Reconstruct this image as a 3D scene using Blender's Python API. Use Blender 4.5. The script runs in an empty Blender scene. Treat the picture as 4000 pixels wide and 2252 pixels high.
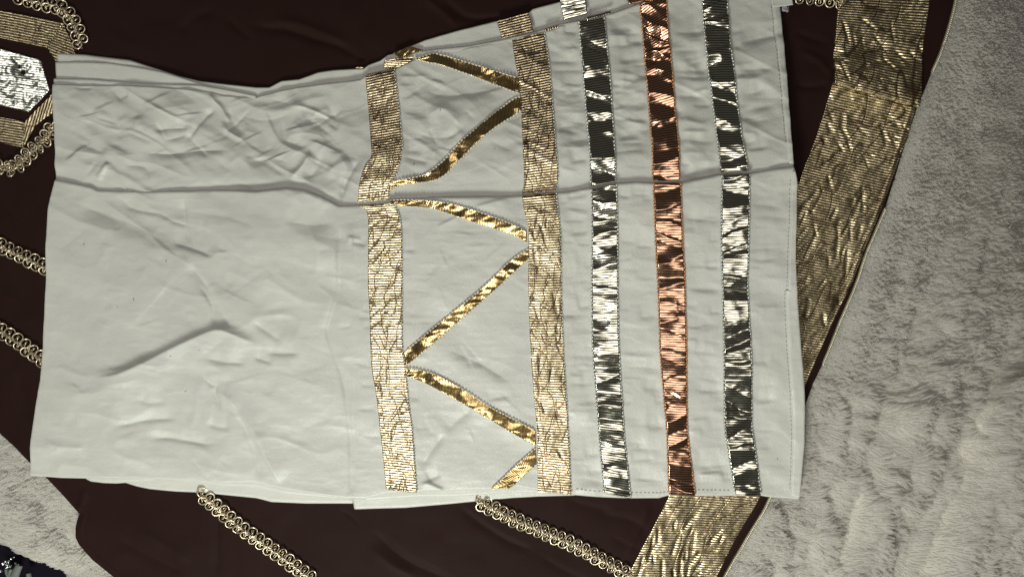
import bpy, math, random
import numpy as np

random.seed(7)
rng = np.random.default_rng(11)
C = bpy.context.scene.collection
S = 0.0002            # metres per picture pixel at cloth level (scene about 0.8 m wide)
H = 3300.0            # camera height above the cloth, same unit

# ------------------------------------------------------------------ camera
cam_d = bpy.data.cameras.new('camera')
cam = bpy.data.objects.new('camera', cam_d)
C.objects.link(cam)
cam.location = (0, 0, H * S)
cam_d.sensor_fit = 'HORIZONTAL'
cam_d.angle = 2 * math.atan(2000.0 / H)
cam_d.clip_start = 0.01
cam_d.clip_end = 50
bpy.context.scene.camera = cam

# ------------------------------------------------------------------ world, lamps, exposure
w = bpy.data.worlds.new('World')
bpy.context.scene.world = w
w.use_nodes = True
bg = w.node_tree.nodes['Background']
bg.inputs[0].default_value = (1.0, 0.95, 0.84, 1)
bg.inputs[1].default_value = 0.055

def lamp(name, loc, target, size, power, col, size_y=None):
    d = bpy.data.lights.new(name, 'AREA')
    d.energy = power
    d.color = col
    d.shape = 'RECTANGLE'
    d.size = size
    d.size_y = size_y or size
    o = bpy.data.objects.new(name, d)
    C.objects.link(o)
    o.location = loc
    v = np.array(target, float) - np.array(loc, float)
    import mathutils
    o.rotation_euler = mathutils.Vector(v).to_track_quat('-Z', 'Y').to_euler()
    return o

lamp('room_lamp', (-0.20, -0.93, 0.70), (-0.02, -0.12, 0), 0.28, 11.6, (0.955, 1.0, 0.90))
lamp('ceiling_lamp', (0.24, -0.22, 1.35), (0.24, -0.2199, 0), 0.75, 2.55, (1.0, 0.94, 0.86), 0.34).rotation_euler = (0, 0, 0)
lamp('side_lamp', (-1.18, 0.54, 1.35), (-0.3, 0.1, 0), 0.50, 3.4, (1.0, 0.98, 0.93))
lamp('phone_flash', (-0.05, -0.10, 0.67), (-0.06, -0.12, 0), 0.05, 0.55, (1.0, 0.97, 0.92))

vs = bpy.context.scene.view_settings
vs.view_transform = 'Standard'
vs.look = 'None'
vs.gamma = 1
vs.exposure = 0

# ------------------------------------------------------------------ numeric helpers
def to_world(px, py, z, z0=0.0):
    if callable(z0): z0 = z0(px, py)
    k = (H - z0) / H          # the layer's own height
    return np.stack([(px - 2000.0) * S * k, (1126.0 - py) * S * k, z * S], -1)

_tab = rng.random((256, 256))
def noise2(x, y, sx, sy=None, seed=0):
    sy = sy or sx
    x = np.asarray(x, float) / sx + seed * 17.37
    y = np.asarray(y, float) / sy + seed * 9.71
    xi = np.floor(x).astype(int); yi = np.floor(y).astype(int)
    fx = x - xi; fy = y - yi
    fx = fx * fx * fx * (fx * (fx * 6 - 15) + 10)
    fy = fy * fy * fy * (fy * (fy * 6 - 15) + 10)
    a = _tab[yi & 255, xi & 255]; b = _tab[yi & 255, (xi + 1) & 255]
    c = _tab[(yi + 1) & 255, xi & 255]; d = _tab[(yi + 1) & 255, (xi + 1) & 255]
    return (a * (1 - fx) + b * fx) * (1 - fy) + (c * (1 - fx) + d * fx) * fy - 0.5

def resample(pts, n, smooth=False):
    p = np.array(pts, float)
    if smooth and len(p) > 2:
        out = []
        q = np.vstack([2 * p[0] - p[1], p, 2 * p[-1] - p[-2]])
        for i in range(len(p) - 1):
            t = np.linspace(0, 1, 12, endpoint=False)[:, None]
            a, b, c, d = q[i], q[i + 1], q[i + 2], q[i + 3]
            out.append(0.5 * ((2 * b) + (c - a) * t + (2 * a - 5 * b + 4 * c - d) * t ** 2 + (3 * b - a - 3 * c + d) * t ** 3))
        p = np.vstack(out + [p[-1:]])
    s = np.r_[0, np.cumsum(np.hypot(*np.diff(p, axis=0).T))]
    t = np.linspace(0, s[-1], n)
    return np.stack([np.interp(t, s, p[:, 0]), np.interp(t, s, p[:, 1])], -1)

def length(pts):
    p = np.array(pts, float)
    return float(np.hypot(*np.diff(p, axis=0).T).sum())

def dist_poly(X, Y, pts):
    """distance, signed side (+ right of travel in picture, y down), run 0..1"""
    p = np.array(pts, float)
    seg = np.hypot(*np.diff(p, axis=0).T); tot = max(seg.sum(), 1e-6)
    best = np.full(X.shape, 1e9); side = np.zeros(X.shape); run = np.zeros(X.shape)
    acc = 0.0
    for i in range(len(p) - 1):
        ax, ay = p[i]; dx, dy = p[i + 1] - p[i]; L2 = dx * dx + dy * dy + 1e-9
        t = np.clip(((X - ax) * dx + (Y - ay) * dy) / L2, 0, 1)
        ex = X - ax - t * dx; ey = Y - ay - t * dy
        d = np.hypot(ex, ey)
        m = d < best
        best = np.where(m, d, best)
        side = np.where(m, np.sign(dx * ey - dy * ex), side)
        run = np.where(m, (acc + t * seg[i]) / tot, run)
        acc += seg[i]
    return best, side, run

class Wrinkles:
    """ridges (h > 0) and valleys (h < 0) drawn along lines; wl / wr the widths on their two sides"""
    def __init__(self, gain=1.0, pleat=True): self.items = []; self.gain = gain; self.pleat = pleat
    def add(self, pts, h, wl, wr=None, taper=0.25):
        wr = wr or wl; h = h * self.gain
        if self.pleat and abs(pts[-1][0] - pts[0][0]) > abs(pts[-1][1] - pts[0][1]):
            if pts[-1][0] < pts[0][0]: pts = pts[::-1]; wl, wr = wr, wl
            if h < 0: wl *= 4.2          # pressed pleats: one wall steep, the other long
            else: wr *= 3.0
        self.items.append((resample(pts, max(2, 3 * len(pts)), True), h, wl, wr or wl, taper))
    def __call__(self, X, Y):
        X = np.asarray(X, float); Y = np.asarray(Y, float)
        Z = np.zeros(X.shape)
        for pts, h, wl, wr, tp in self.items:
            m = 3.0 * max(wl, wr)
            sel = (X > pts[:, 0].min() - m) & (X < pts[:, 0].max() + m) & (Y > pts[:, 1].min() - m) & (Y < pts[:, 1].max() + m)
            if not sel.any(): continue
            d, s, r = dist_poly(X[sel], Y[sel], pts)
            wd = np.where(s < 0, wl, wr)
            f = np.clip(np.minimum(r, 1 - r) / tp, 0, 1) if tp > 0 else np.ones_like(r)
            Z[sel] += h * (0.6 * np.exp(-(d / wd) ** 2) + 0.4 * np.exp(-np.abs(d) / (0.4 * wd))) * f * f * (3 - 2 * f)
        return Z

# ------------------------------------------------------------------ mesh helpers
def finish(o, parent, smooth=True):
    C.objects.link(o)
    if parent is not None: o.parent = parent
    return o

def mesh_obj(name, verts, faces, mat, parent=None, uv=None, smooth=True):
    me = bpy.data.meshes.new(name)
    verts = np.asarray(verts, np.float32)
    faces = np.asarray(faces, np.int32)
    k = faces.shape[1]
    me.vertices.add(len(verts)); me.vertices.foreach_set('co', verts.ravel())
    me.loops.add(faces.size); me.loops.foreach_set('vertex_index', faces.ravel())
    me.polygons.add(len(faces))
    me.polygons.foreach_set('loop_start', np.arange(0, faces.size, k, dtype=np.int32))
    me.polygons.foreach_set('loop_total', np.full(len(faces), k, np.int32))
    me.polygons.foreach_set('use_smooth', np.full(len(faces), smooth, bool))
    if uv is not None:
        l = me.uv_layers.new(name='UVMap')
        l.data.foreach_set('uv', np.asarray(uv, np.float32)[faces.ravel()].ravel())
    me.update(calc_edges=True); me.validate()
    if mat: me.materials.append(mat)
    return finish(bpy.data.objects.new(name, me), parent)

def grid_faces(r, c, off=0):
    i = np.arange(r * c).reshape(r, c) + off
    return np.stack([i[:-1, :-1], i[1:, :-1], i[1:, 1:], i[:-1, 1:]], -1).reshape(-1, 4)

def sheet(name, X, Y, Z, mat, parent=None, U=None, V=None, z0=0.0, skirt=6.0, floor=None):
    """a cloth sheet from picture coordinates; its rim is turned down by skirt (or down to floor)"""
    r, c = X.shape
    v = to_world(X, Y, Z, z0).reshape(-1, 3)
    f = grid_faces(r, c)
    uu = np.stack([(X if U is None else U).ravel() / 100.0, (Y if V is None else V).ravel() / 100.0], -1)
    ring = np.r_[np.arange(c), np.arange(1, r) * c + c - 1, (r - 1) * c + np.arange(c - 2, -1, -1), np.arange(r - 2, 0, -1) * c]
    low = v[ring].copy()
    if floor is None: low[:, 2] -= skirt * S
    else: low[:, 2] = np.minimum(low[:, 2] - 1 * S, floor * S)
    n = len(ring); base = len(v)
    a = ring; b = np.roll(ring, -1); la = base + np.arange(n); lb = np.roll(la, -1)
    f2 = np.stack([a, b, lb, la], -1)
    return mesh_obj(name, np.vstack([v, low]), np.vstack([f, f2]), mat, parent, np.vstack([uu, uu[ring]]))

def coons(top, bottom, left, right, step=5.0, nu=None, nv=None):
    nu = nu or max(3, int(max(length(top), length(bottom)) / step))
    nv = nv or max(3, int(max(length(left), length(right)) / step))
    t = resample(top, nu); b = resample(bottom, nu); l = resample(left, nv); r = resample(right, nv)
    u = np.linspace(0, 1, nu)[None, :, None]; v = np.linspace(0, 1, nv)[:, None, None]
    P = (1 - v) * t[None] + v * b[None] + (1 - u) * l[:, None] + u * r[:, None] \
        - ((1 - u) * (1 - v) * t[0] + u * (1 - v) * t[-1] + (1 - u) * v * b[0] + u * v * b[-1])
    return P[..., 0], P[..., 1]

def strip(left, right, step=4.0, smooth=True):
    n = max(4, int(max(length(left), length(right)) / step))
    l = resample(left, n, smooth); r = resample(right, n, smooth)
    wmax = np.hypot(*(r - l).T).max()
    m = max(4, int(wmax / step) + 1)
    u = np.linspace(0, 1, m)[None, :, None]
    P = l[:, None] * (1 - u) + r[:, None] * u
    mid = 0.5 * (l + r)
    s = np.r_[0, np.cumsum(np.hypot(*np.diff(mid, axis=0).T))]
    U = np.repeat(np.linspace(0, 1, m)[None] * wmax, n, 0); V = np.repeat(s[:, None], m, 1)
    return P[..., 0], P[..., 1], U, V

def tube_mesh(paths, rad, sides=5):
    """several tubes (arrays n x 3 world points, radius in metres) joined in one mesh"""
    V = []; F = []; off = 0
    for k, p in enumerate(paths):
        p = np.asarray(p, float); n = len(p)
        t = np.gradient(p, axis=0); t /= np.linalg.norm(t, axis=1)[:, None] + 1e-12
        up = np.array([0, 0, 1.0]); a = np.cross(t, up)
        bad = np.linalg.norm(a, axis=1) < 1e-4
        a[bad] = (1, 0, 0); a /= np.linalg.norm(a, axis=1)[:, None]
        b = np.cross(a, t)
        rr = np.broadcast_to(np.asarray(rad[k] if isinstance(rad, list) else rad, float), (n,))
        an = np.arange(sides) / sides * 2 * math.pi
        ring = p[:, None] + rr[:, None, None] * (np.cos(an)[None, :, None] * a[:, None] + np.sin(an)[None, :, None] * b[:, None])
        V.append(ring.reshape(-1, 3))
        i = np.arange(n * sides).reshape(n, sides) + off
        j = np.roll(i, -1, 1)
        F.append(np.stack([i[:-1], j[:-1], j[1:], i[1:]], -1).reshape(-1, 4))
        off += n * sides
    return np.vstack(V), np.vstack(F)

def thing(name, label, cat, group=None):
    o = bpy.data.objects.new(name, None)
    C.objects.link(o)
    o.empty_display_size = 0.02
    o['label'] = label; o['category'] = cat
    if group: o['group'] = group
    return o

# ------------------------------------------------------------------ materials
class NT:
    def __init__(self, name):
        self.m = bpy.data.materials.new(name); self.m.use_nodes = True
        self.t = self.m.node_tree; self.b = self.t.nodes['Principled BSDF']
    def n(self, kind, **kw):
        x = self.t.nodes.new(kind)
        for k, v in kw.items(): setattr(x, k, v)
        return x
    def l(self, a, b): self.t.links.new(a, b)
    def math(self, op, a, b=None, c=None):
        x = self.n('ShaderNodeMath', operation=op)
        for i, s in enumerate((a, b, c)):
            if s is None: continue
            if isinstance(s, (int, float)): x.inputs[i].default_value = s
            else: self.l(s, x.inputs[i])
        return x.outputs[0]
    def noise(self, vec, scale, detail=2, rough=0.5, stretch=(1, 1, 1)):
        mp = self.n('ShaderNodeMapping'); mp.inputs['Scale'].default_value = stretch
        self.l(vec, mp.inputs['Vector'])
        x = self.n('ShaderNodeTexNoise'); x.inputs['Scale'].default_value = scale
        x.inputs['Detail'].default_value = detail; x.inputs['Roughness'].default_value = rough
        self.l(mp.outputs[0], x.inputs['Vector'])
        return x.outputs['Fac']
    def mix(self, f, a, b):
        x = self.n('ShaderNodeMix', data_type='RGBA')
        if isinstance(f, (int, float)): x.inputs[0].default_value = f
        else: self.l(f, x.inputs[0])
        for s, i in ((a, 6), (b, 7)):
            if isinstance(s, tuple): x.inputs[i].default_value = (*s, 1)
            else: self.l(s, x.inputs[i])
        return x.outputs[2]
    def bump(self, h, dist, strength=1.0, normal=None):
        x = self.n('ShaderNodeBump'); x.inputs['Strength'].default_value = strength
        x.inputs['Distance'].default_value = dist
        self.l(h, x.inputs['Height'])
        if normal is not None: self.l(normal, x.inputs['Normal'])
        self.l(x.outputs[0], self.b.inputs['Normal'])
        return x.outputs[0]
    def set(self, **kw):
        for k, v in kw.items():
            i = self.b.inputs[k.replace('_', ' ')]
            if hasattr(v, 'is_linked') or hasattr(v, 'links'): self.l(v, i)
            else: i.default_value = (*v, 1) if isinstance(v, tuple) and len(v) == 3 else v

def cloth_mat(name, col, col2, rough, weave=0.00006, sheen=0.2, spec=0.4):
    a = NT(name)
    tc = a.n('ShaderNodeTexCoord'); ob = tc.outputs['Object']
    n1 = a.noise(ob, 9, 3)
    n2 = a.noise(ob, 60, 3)
    f = a.math('ADD', a.math('MULTIPLY', n1, 0.6), a.math('MULTIPLY', n2, 0.25))
    f = a.math('ADD', f, a.math('MULTIPLY', a.noise(ob, 900, 2, 0.6), 0.25))
    a.l(a.mix(f, col, col2), a.b.inputs['Base Color'])
    a.set(Roughness=rough, Sheen_Weight=sheen, Sheen_Roughness=0.4, Specular_IOR_Level=spec)
    t1 = a.noise(ob, 650, 2, 0.6, (1, 3.5, 1)); t2 = a.noise(ob, 650, 2, 0.6, (3.5, 1, 1))
    t3 = a.noise(ob, 110, 3, 0.6)
    a.bump(a.math('ADD', a.math('ADD', t1, t2), a.math('MULTIPLY', t3, 2.0)), weave, 1.0)
    return a.m

def ribbon_mat(name, metal, gap, period, amp, rough, gapw=0.45, breakup=0.5, diag=0.0, warp=0.6, crease_shade=0.0):
    """lurex ribbon: metal weft threads across the ribbon, dark gaps between them"""
    a = NT(name)
    tc = a.n('ShaderNodeTexCoord'); uv = tc.outputs['UV']
    sp = a.n('ShaderNodeSeparateXYZ'); a.l(uv, sp.inputs[0])
    wob = a.math('SUBTRACT', a.noise(uv, 2.2, 2), 0.5)
    v = a.math('ADD', sp.outputs[1], a.math('MULTIPLY', wob, 0.05 * warp))
    if diag: v = a.math('ADD', v, a.math('MULTIPLY', sp.outputs[0], diag))
    ph = a.math('MULTIPLY', v, 100.0 / period * 2 * math.pi)
    sn = a.math('MULTIPLY_ADD', a.math('SINE', ph), 0.5, 0.5)
    br = a.noise(uv, 10, 3, 0.65, (0.45, 2.4, 1))
    hgt = a.math('ADD', sn, a.math('MULTIPLY', br, breakup))
    if crease_shade:                                   # shade of wandering creases put into the colour, with a bump dip
        vn = a.noise(uv, crease_shade, 1, 0.5, (1.0, 0.30, 1))
        vd = a.math('MINIMUM', a.math('MULTIPLY', a.math('ABSOLUTE', a.math('SUBTRACT', vn, 0.5)), 60.0), 1.0)
        vn2 = a.noise(uv, crease_shade * 0.7, 1, 0.5, (0.7, 0.8, 1))
        vd2 = a.math('MINIMUM', a.math('MULTIPLY', a.math('ABSOLUTE', a.math('SUBTRACT', vn2, 0.47)), 80.0), 1.0)
        hgt = a.math('MULTIPLY', hgt, a.math('MULTIPLY_ADD', a.math('MULTIPLY', vd, vd2), 0.5, 0.5))
    mr = a.n('ShaderNodeMapRange'); mr.interpolation_type = 'SMOOTHSTEP'
    a.l(hgt, mr.inputs[0]); mr.inputs[1].default_value = gapw - 0.25 + breakup * 0.5; mr.inputs[2].default_value = gapw + 0.25 + breakup * 0.5
    var = a.noise(uv, 3, 3)
    m2 = a.mix(var, metal, tuple(c * 0.72 for c in metal))
    a.l(a.mix(mr.outputs[0], gap, m2), a.b.inputs['Base Color'])
    a.set(Metallic=1.0, Roughness=rough)
    a.bump(hgt, amp, 1.0)
    return a.m

def plain_mat(name, col, rough=0.5, metallic=0.0, bump=0.0, bscale=300, spec=0.5):
    a = NT(name)
    tc = a.n('ShaderNodeTexCoord'); ob = tc.outputs['Object']
    nz = a.noise(ob, 80, 3)
    a.l(a.mix(nz, col, tuple(c * 0.7 for c in col)), a.b.inputs['Base Color'])
    a.set(Roughness=rough, Metallic=metallic, Specular_IOR_Level=spec)
    if bump: a.bump(a.noise(ob, bscale, 2), bump)
    return a.m

M_cream = cloth_mat('cream_silk', (0.655, 0.645, 0.575), (0.50, 0.50, 0.485), 0.36, 0.00016, 0.3, 0.6)
M_brown = cloth_mat('brown_satin', (0.0245, 0.0100, 0.0082), (0.0160, 0.0070, 0.0058), 0.60, 0.00010, 0.0, 0.07)
M_gold = ribbon_mat('gold_lurex', (1.0, 0.84, 0.55), (0.15, 0.095, 0.058), 9.8, 0.00028, 0.36, 0.42, 0.6, crease_shade=1.5)
M_goldwide = ribbon_mat('pale_gold_lurex', (1.0, 0.86, 0.55), (0.15, 0.10, 0.058), 10.2, 0.00028, 0.36, 0.42, 0.6, crease_shade=0.8)
M_goldfoil = ribbon_mat('gold_foil', (0.95, 0.70, 0.32), (0.26, 0.15, 0.06), 6.5, 0.00004, 0.20, 0.35, 0.4)
M_silver = ribbon_mat('silver_foil', (0.82, 0.805, 0.69), (0.19, 0.185, 0.135), 9.4, 0.00003, 0.17, 0.40, 0.4)
M_copper = ribbon_mat('rose_gold_foil', (0.88, 0.54, 0.37), (0.20, 0.09, 0.055), 9.4, 0.00003, 0.18, 0.40, 0.4)
M_silverpatch = ribbon_mat('silver_lurex', (0.90, 0.91, 0.84), (0.28, 0.28, 0.24), 9.5, 0.00005, 0.26, 0.40, 0.5)
M_chain = plain_mat('braid_metal', (0.80, 0.68, 0.49), 0.30, 0.85, 0.00008, 500)
M_cord = plain_mat('pale_cord', (0.66, 0.60, 0.46), 0.38, 0.6, 0.0002, 400)
M_thread = plain_mat('cream_thread', (0.85, 0.82, 0.72), 0.55, 0.0)
M_silverthread = plain_mat('silver_thread', (0.80, 0.82, 0.78), 0.3, 0.7)
M_copperthread = plain_mat('copper_thread', (0.80, 0.36, 0.13), 0.35, 0.6)
M_furbase = plain_mat('fur_backing', (0.80, 0.77, 0.70), 0.9, 0.0, 0.001, 160, 0.1)
M_dark = plain_mat('dark_purple_cloth', (0.009, 0.0065, 0.013), 0.8, 0.0, 0.0002, 200, 0.05)
M_stem = plain_mat('grey_green_felt', (0.16, 0.18, 0.16), 0.7, 0.0, 0.0003, 300)
M_bead = plain_mat('silver_bead', (0.75, 0.78, 0.78), 0.2, 1.0, 0.0006, 350)
M_lilac = plain_mat('lilac_thread', (0.34, 0.32, 0.36), 0.8, 0.0, 0.0004, 500)
M_line = plain_mat('grey_thread', (0.30, 0.29, 0.27), 0.7)  # grey thread of the hem stitching, darker than the cream cloth

fm = NT('fur_fibre')
fm_tc = fm.n('ShaderNodeTexCoord')
fm_hi = fm.n('ShaderNodeHairInfo')
fm.l(fm.mix(fm_hi.outputs['Random'], (0.74, 0.725, 0.71), (0.69, 0.67, 0.65)), fm.b.inputs['Base Color'])
fm.set(Roughness=0.65, Specular_IOR_Level=0.2)
fm_tr = fm.n('ShaderNodeBsdfTranslucent'); fm_tr.inputs[0].default_value = (0.86, 0.83, 0.77, 1)
fm_ad = fm.n('ShaderNodeMixShader'); fm_ad.inputs[0].default_value = 0.62
fm.l(fm.b.outputs[0], fm_ad.inputs[1]); fm.l(fm_tr.outputs[0], fm_ad.inputs[2])
fm.l(fm_ad.outputs[0], fm.t.nodes['Material Output'].inputs['Surface'])
M_fur = fm.m

# ------------------------------------------------------------------ outlines, in picture pixels
BROWN_RIGHT = [(3760, -120), (3734, 0), (3684, 175), (3641, 283), (3617, 345), (3583, 425), (3537, 563), (3500, 690), (3460, 815),
               (3388, 982), (3346, 1107), (3272, 1281), (3214, 1421), (3179, 1495), (3144, 1592), (3090, 1760), (3000, 1957), (2963, 2027),
               (2909, 2116), (2835, 2244), (2770, 2380)]
BROWN_BOTTOM_LEFT = [(-260, 1400), (-120, 1570), (0, 1700), (60, 1752), (111, 1806), (186, 1872), (235, 1925), (280, 1976), (308, 2006), (300, 2028), (293, 2058), (293, 2097), (307, 2128),
                     (357, 2186), (439, 2252), (560, 2380)]
CORNER = [(-200, 2040), (0, 2150), (21, 2168), (56, 2175), (70, 2190), (98, 2203), (122, 2212), (143, 2214), (161, 2230), (203, 2248), (330, 2400)]

FOLD = [(206, 695), (280, 710), (350, 726), (373, 738), (440, 741), (544, 742), (680, 742), (738, 741), (776, 737), (860, 737), (998, 744), (1060, 737), (1117, 730), (1186, 738), (1252, 763),
        (1322, 799), (1394, 796), (1455, 797), (1516, 788), (1536, 776), (1583, 775), (1680, 767), (1796, 765), (1998, 761), (2037, 759), (2167, 747), (2220, 744), (2307, 730), (2404, 712),
        (2489, 707), (2555, 711), (2660, 709), (2740, 694), (2819, 677), (2932, 672), (2998, 660), (3105, 646)]
L_LEFT = [(206, 695), (192, 770), (183, 830), (178, 960), (175, 1100), (170, 1230), (163, 1380), (156, 1480), (140, 1600), (122, 1720), (112, 1858)]
L_BOTTOM = [(112, 1858), (230, 1866), (350, 1868), (582, 1869), (699, 1875), (874, 1887), (990, 1884), (1050, 1895), (1116, 1911), (1240, 1930), (1361, 1945), (1427, 1947), (1516, 1926), (1629, 1922), (1660, 1917),
            (1734, 1917), (1920, 1910), (2000, 1898), (2100, 1914), (2225, 1932), (2357, 1943), (2462, 1947), (2575, 1947), (2610, 1937), (2714, 1937), (2854, 1938), (2971, 1936), (3000, 1941), (3124, 1951)]
L_RIGHT = [(3105, 646), (3117, 718), (3109, 897), (3107, 1068), (3113, 1165), (3128, 1343), (3140, 1503), (3144, 1592), (3142, 1732), (3124, 1951)]
U_TOP = [(204, 328), (318, 332), (466, 332), (660, 342), (815, 355), (874, 372), (998, 378), (1066, 358), (1163, 340), (1280, 325), (1408, 311), (1434, 293), (1544, 269), (1575, 255), (1619, 233), (1700, 210),
         (1830, 185), (1994, 155), (2124, 124), (2179, 103), (2256, 87), (2357, 68), (2501, 25), (2544, 8), (2580, -60), (2800, -70), (3037, -70)]
U_LEFT = [(204, 328), (206, 420), (212, 563), (210, 640), (206, 720)]
U_RIGHT = [(3037, -70), (3049, 27), (3072, 295), (3095, 563), (3112, 700)]
U_BOTTOM = [(206, 720)] + [(x, y + 30) for x, y in FOLD[1:-1]] + [(3112, 700)]

# ------------------------------------------------------------------ wrinkles of the cream garment
WL = Wrinkles(1.25)
a = WL.add
a([(342, 749), (408, 792), (505, 858), (582, 912), (660, 982), (738, 1029), (796, 1107)], 9, 26, 60)
a([(300, 800), (420, 850), (560, 920), (640, 990)], -6, 50)
a([(230, 770), (420, 842), (560, 900), (680, 985), (780, 1110)], -11, 40, 46, 0.3)
a([(640, 800), (760, 830), (900, 850), (1020, 900)], -7, 30, 30, 0.4)
a([(1180, 830), (1240, 960), (1230, 1100)], 6, 60, 50, 0.4)
a([(447, 749), (505, 811), (621, 835), (680, 866), (777, 893)], -7, 30, 12)
a([(501, 753), (582, 811), (680, 858), (760, 880)], 6, 40, 16)
a([(714, 770), (718, 854), (730, 912), (749, 960)], -5, 9, 22)
a([(660, 943), (738, 967), (846, 1006)], -6, 26, 9)
a([(738, 1021), (777, 1076), (815, 1126), (843, 1176), (889, 1254), (905, 1281)], -7, 10, 26, 0.15)
a([(777, 1110), (827, 1184), (835, 1250), (850, 1277)], -5, 20, 9)
a([(350, 1476), (458, 1462), (544, 1427), (660, 1369), (777, 1314), (835, 1291), (874, 1287), (932, 1310), (998, 1338), (1040, 1352)], 19, 22, 42, 0.18)
a([(980, 1250), (1050, 1300), (1110, 1338)], -6, 14, 14)
a([(1030, 1376), (1100, 1380), (1180, 1378)], -6, 10, 12)
a([(990, 1394), (1070, 1418)], -5, 9, 9)
a([(790, 1392), (880, 1412), (975, 1418)], -6, 10, 12)
a([(792, 1452), (823, 1495), (847, 1510), (843, 1538), (870, 1611)], -6, 8, 12)
a([(847, 1532), (889, 1546), (932, 1605), (990, 1680), (1040, 1780), (1078, 1850), (1100, 1890)], 12, 46, 14, 0.14)
a([(905, 1570), (945, 1640), (985, 1740), (1010, 1830), (1018, 1878)], -6, 24, 14, 0.14)
a([(435, 1666), (485, 1658), (544, 1646), (582, 1639), (718, 1631)], -6, 9, 11)
a([(575, 1712), (660, 1710), (738, 1722), (808, 1734), (858, 1731)], -7, 8, 12)
a([(536, 1549), (582, 1573), (660, 1569)], -3, 10, 10)
a([(805, 1652), (866, 1670), (910, 1666)], -5, 11, 11)
a([(163, 1728), (250, 1740), (350, 1747)], 4, 16, 10)
a([(1330, 880), (1324, 1000), (1322, 1126), (1290, 1250), (1280, 1301), (1311, 1398), (1342, 1495), (1366, 1670), (1370, 1800), (1372, 1940)], -5, 34, 12, 0.05)
a([(1350, 926), (1385, 930), (1416, 938)], 4, 8, 9)
a([(1370, 944), (1435, 957)], -5, 8, 10)
for x0, y0, x1, y1 in ((1412, 1208, 1446, 1211), (1396, 1239, 1447, 1238), (1419, 1273, 1447, 1275), (1380, 1413, 1452, 1433), (1396, 1596, 1470, 1598), (1318, 1281, 1375, 1270), (1400, 1500, 1462, 1506), (1410, 1700, 1486, 1706)):
    a([(x0, y0), ((x0 + x1) / 2, (y0 + y1) / 2 + 2), (x1 + 8, y1)], -2.2, 5, 7, 0.3)
a([(1730, 1355), (1893, 1429), (2010, 1505)], -8, 34, 22)
a([(1738, 1690), (1790, 1640), (1850, 1596)], -7, 24, 18)
a([(1740, 1689), (1680, 1767), (1637, 1838)], -8, 16, 30)
a([(1725, 1852), (1668, 1878)], -5, 8, 10)
a([(1640, 1900), (1665, 1885), (1705, 1900), (1740, 1915)], 7, 8, 8)
a([(1893, 1561), (1994, 1543)], -4, 10, 10)
a([(1100, 860), (1230, 880), (1320, 860)], -7, 26, 30)
a([(1120, 770), (1200, 760), (1290, 810)], 6, 26, 20)
a([(1700, 890), (1800, 840)], 4, 6, 8)
a([(1840, 812), (1990, 772)], 4, 7, 10)
a([(2210, 770), (2300, 760)], -4, 10, 10)
a([(2450, 1800), (2560, 1790)], -3, 10, 10)
a([(2720, 1855), (2780, 1848), (2830, 1843)], 4, 5, 6)
a([(2700, 1830), (2790, 1820), (2850, 1812)], -3, 8, 10)

WU = Wrinkles(1.35)
a = WU.add
a([(819, 357), (831, 388), (862, 419), (897, 482)], 10, 12, 14)
a([(846, 420), (808, 447), (784, 474), (718, 563)], -9, 10, 16)
a([(874, 466), (881, 505), (963, 555)], 9, 18, 12)
a([(598, 511), (680, 501), (745, 501)], -8, 9, 14)
a([(637, 550), (680, 540), (735, 522)], -7, 10, 14)
a([(290, 342), (330, 345), (365, 343)], -4, 8, 8)
a([(460, 395), (480, 378), (505, 366)], -4, 10, 10)
a([(540, 596), (680, 601), (777, 588), (912, 588)], -10, 14, 18)
a([(330, 691), (355, 660), (380, 629)], -4, 8, 10)
a([(373, 703), (400, 670), (430, 632)], 8, 12, 12)
a([(481, 645), (563, 652), (582, 700)], -6, 12, 16)
a([(1220, 596), (1186, 648), (1155, 680), (1125, 704)], 14, 26, 16)
a([(1260, 600), (1235, 660), (1190, 705)], -7, 18, 26)
a([(1330, 796), (1345, 726), (1384, 652), (1410, 620)], -10, 18, 14)
a([(1280, 700), (1300, 660), (1370, 620)], 8, 18, 18)
a([(1570, 610), (1680, 637)], -8, 18, 16)
a([(1640, 346), (1738, 373), (1893, 361), (1960, 380)], -9, 24, 22)
a([(1660, 458), (1726, 427), (1777, 466), (1810, 500)], 9, 22, 26)
a([(1630, 520), (1720, 540), (1800, 520)], -7, 24, 20)
a([(1180, 470), (1260, 460), (1340, 480)], -6, 20, 20)
a([(1205, 470), (1240, 440), (1290, 420)], 6, 18, 14)
a([(1100, 540), (1200, 520), (1290, 545)], 6, 24, 20)
a([(930, 450), (1040, 470), (1150, 440)], -6, 24, 24)
a([(560, 440), (680, 420), (780, 400)], 5, 24, 24)
a([(300, 470), (420, 500), (500, 560)], -5, 30, 30)
a([(380, 590), (450, 610), (540, 600)], 5, 24, 20)
a([(960, 640), (1060, 620), (1140, 640)], -7, 20, 24)
a([(1000, 400), (1080, 430), (1200, 390), (1300, 370)], 4, 18, 14)
a([(1580, 690), (1760, 720), (1990, 700)], -8, 30, 22)

# puckers where the stripes are sewn on: short folds running away from each stitched edge
def pucker(W, xs, ys, side, lmin, lmax, hmin, hmax, gap):
    y = ys[0]
    while y < ys[1]:
        x = np.interp(y, xs[1], xs[0])
        L = random.uniform(lmin, lmax); dy = random.uniform(-0.18, 0.18) * L
        q_ = random.random() ** 1.5; L *= 0.6 + q_; h = random.uniform(hmin, hmax) * (0.5 + 0.8 * q_) * random.choice((-1, -1, 1)); wd = random.uniform(5, 8) + 8 * q_
        W.add([(x, y), (x + side * L * 0.5, y + dy * 0.4 + random.uniform(-4, 4)), (x + side * L, y + dy)], h, wd, wd * random.uniform(0.8, 1.6), 0.35)
        y += random.uniform(gap * 0.3, gap * 2.2)

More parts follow.
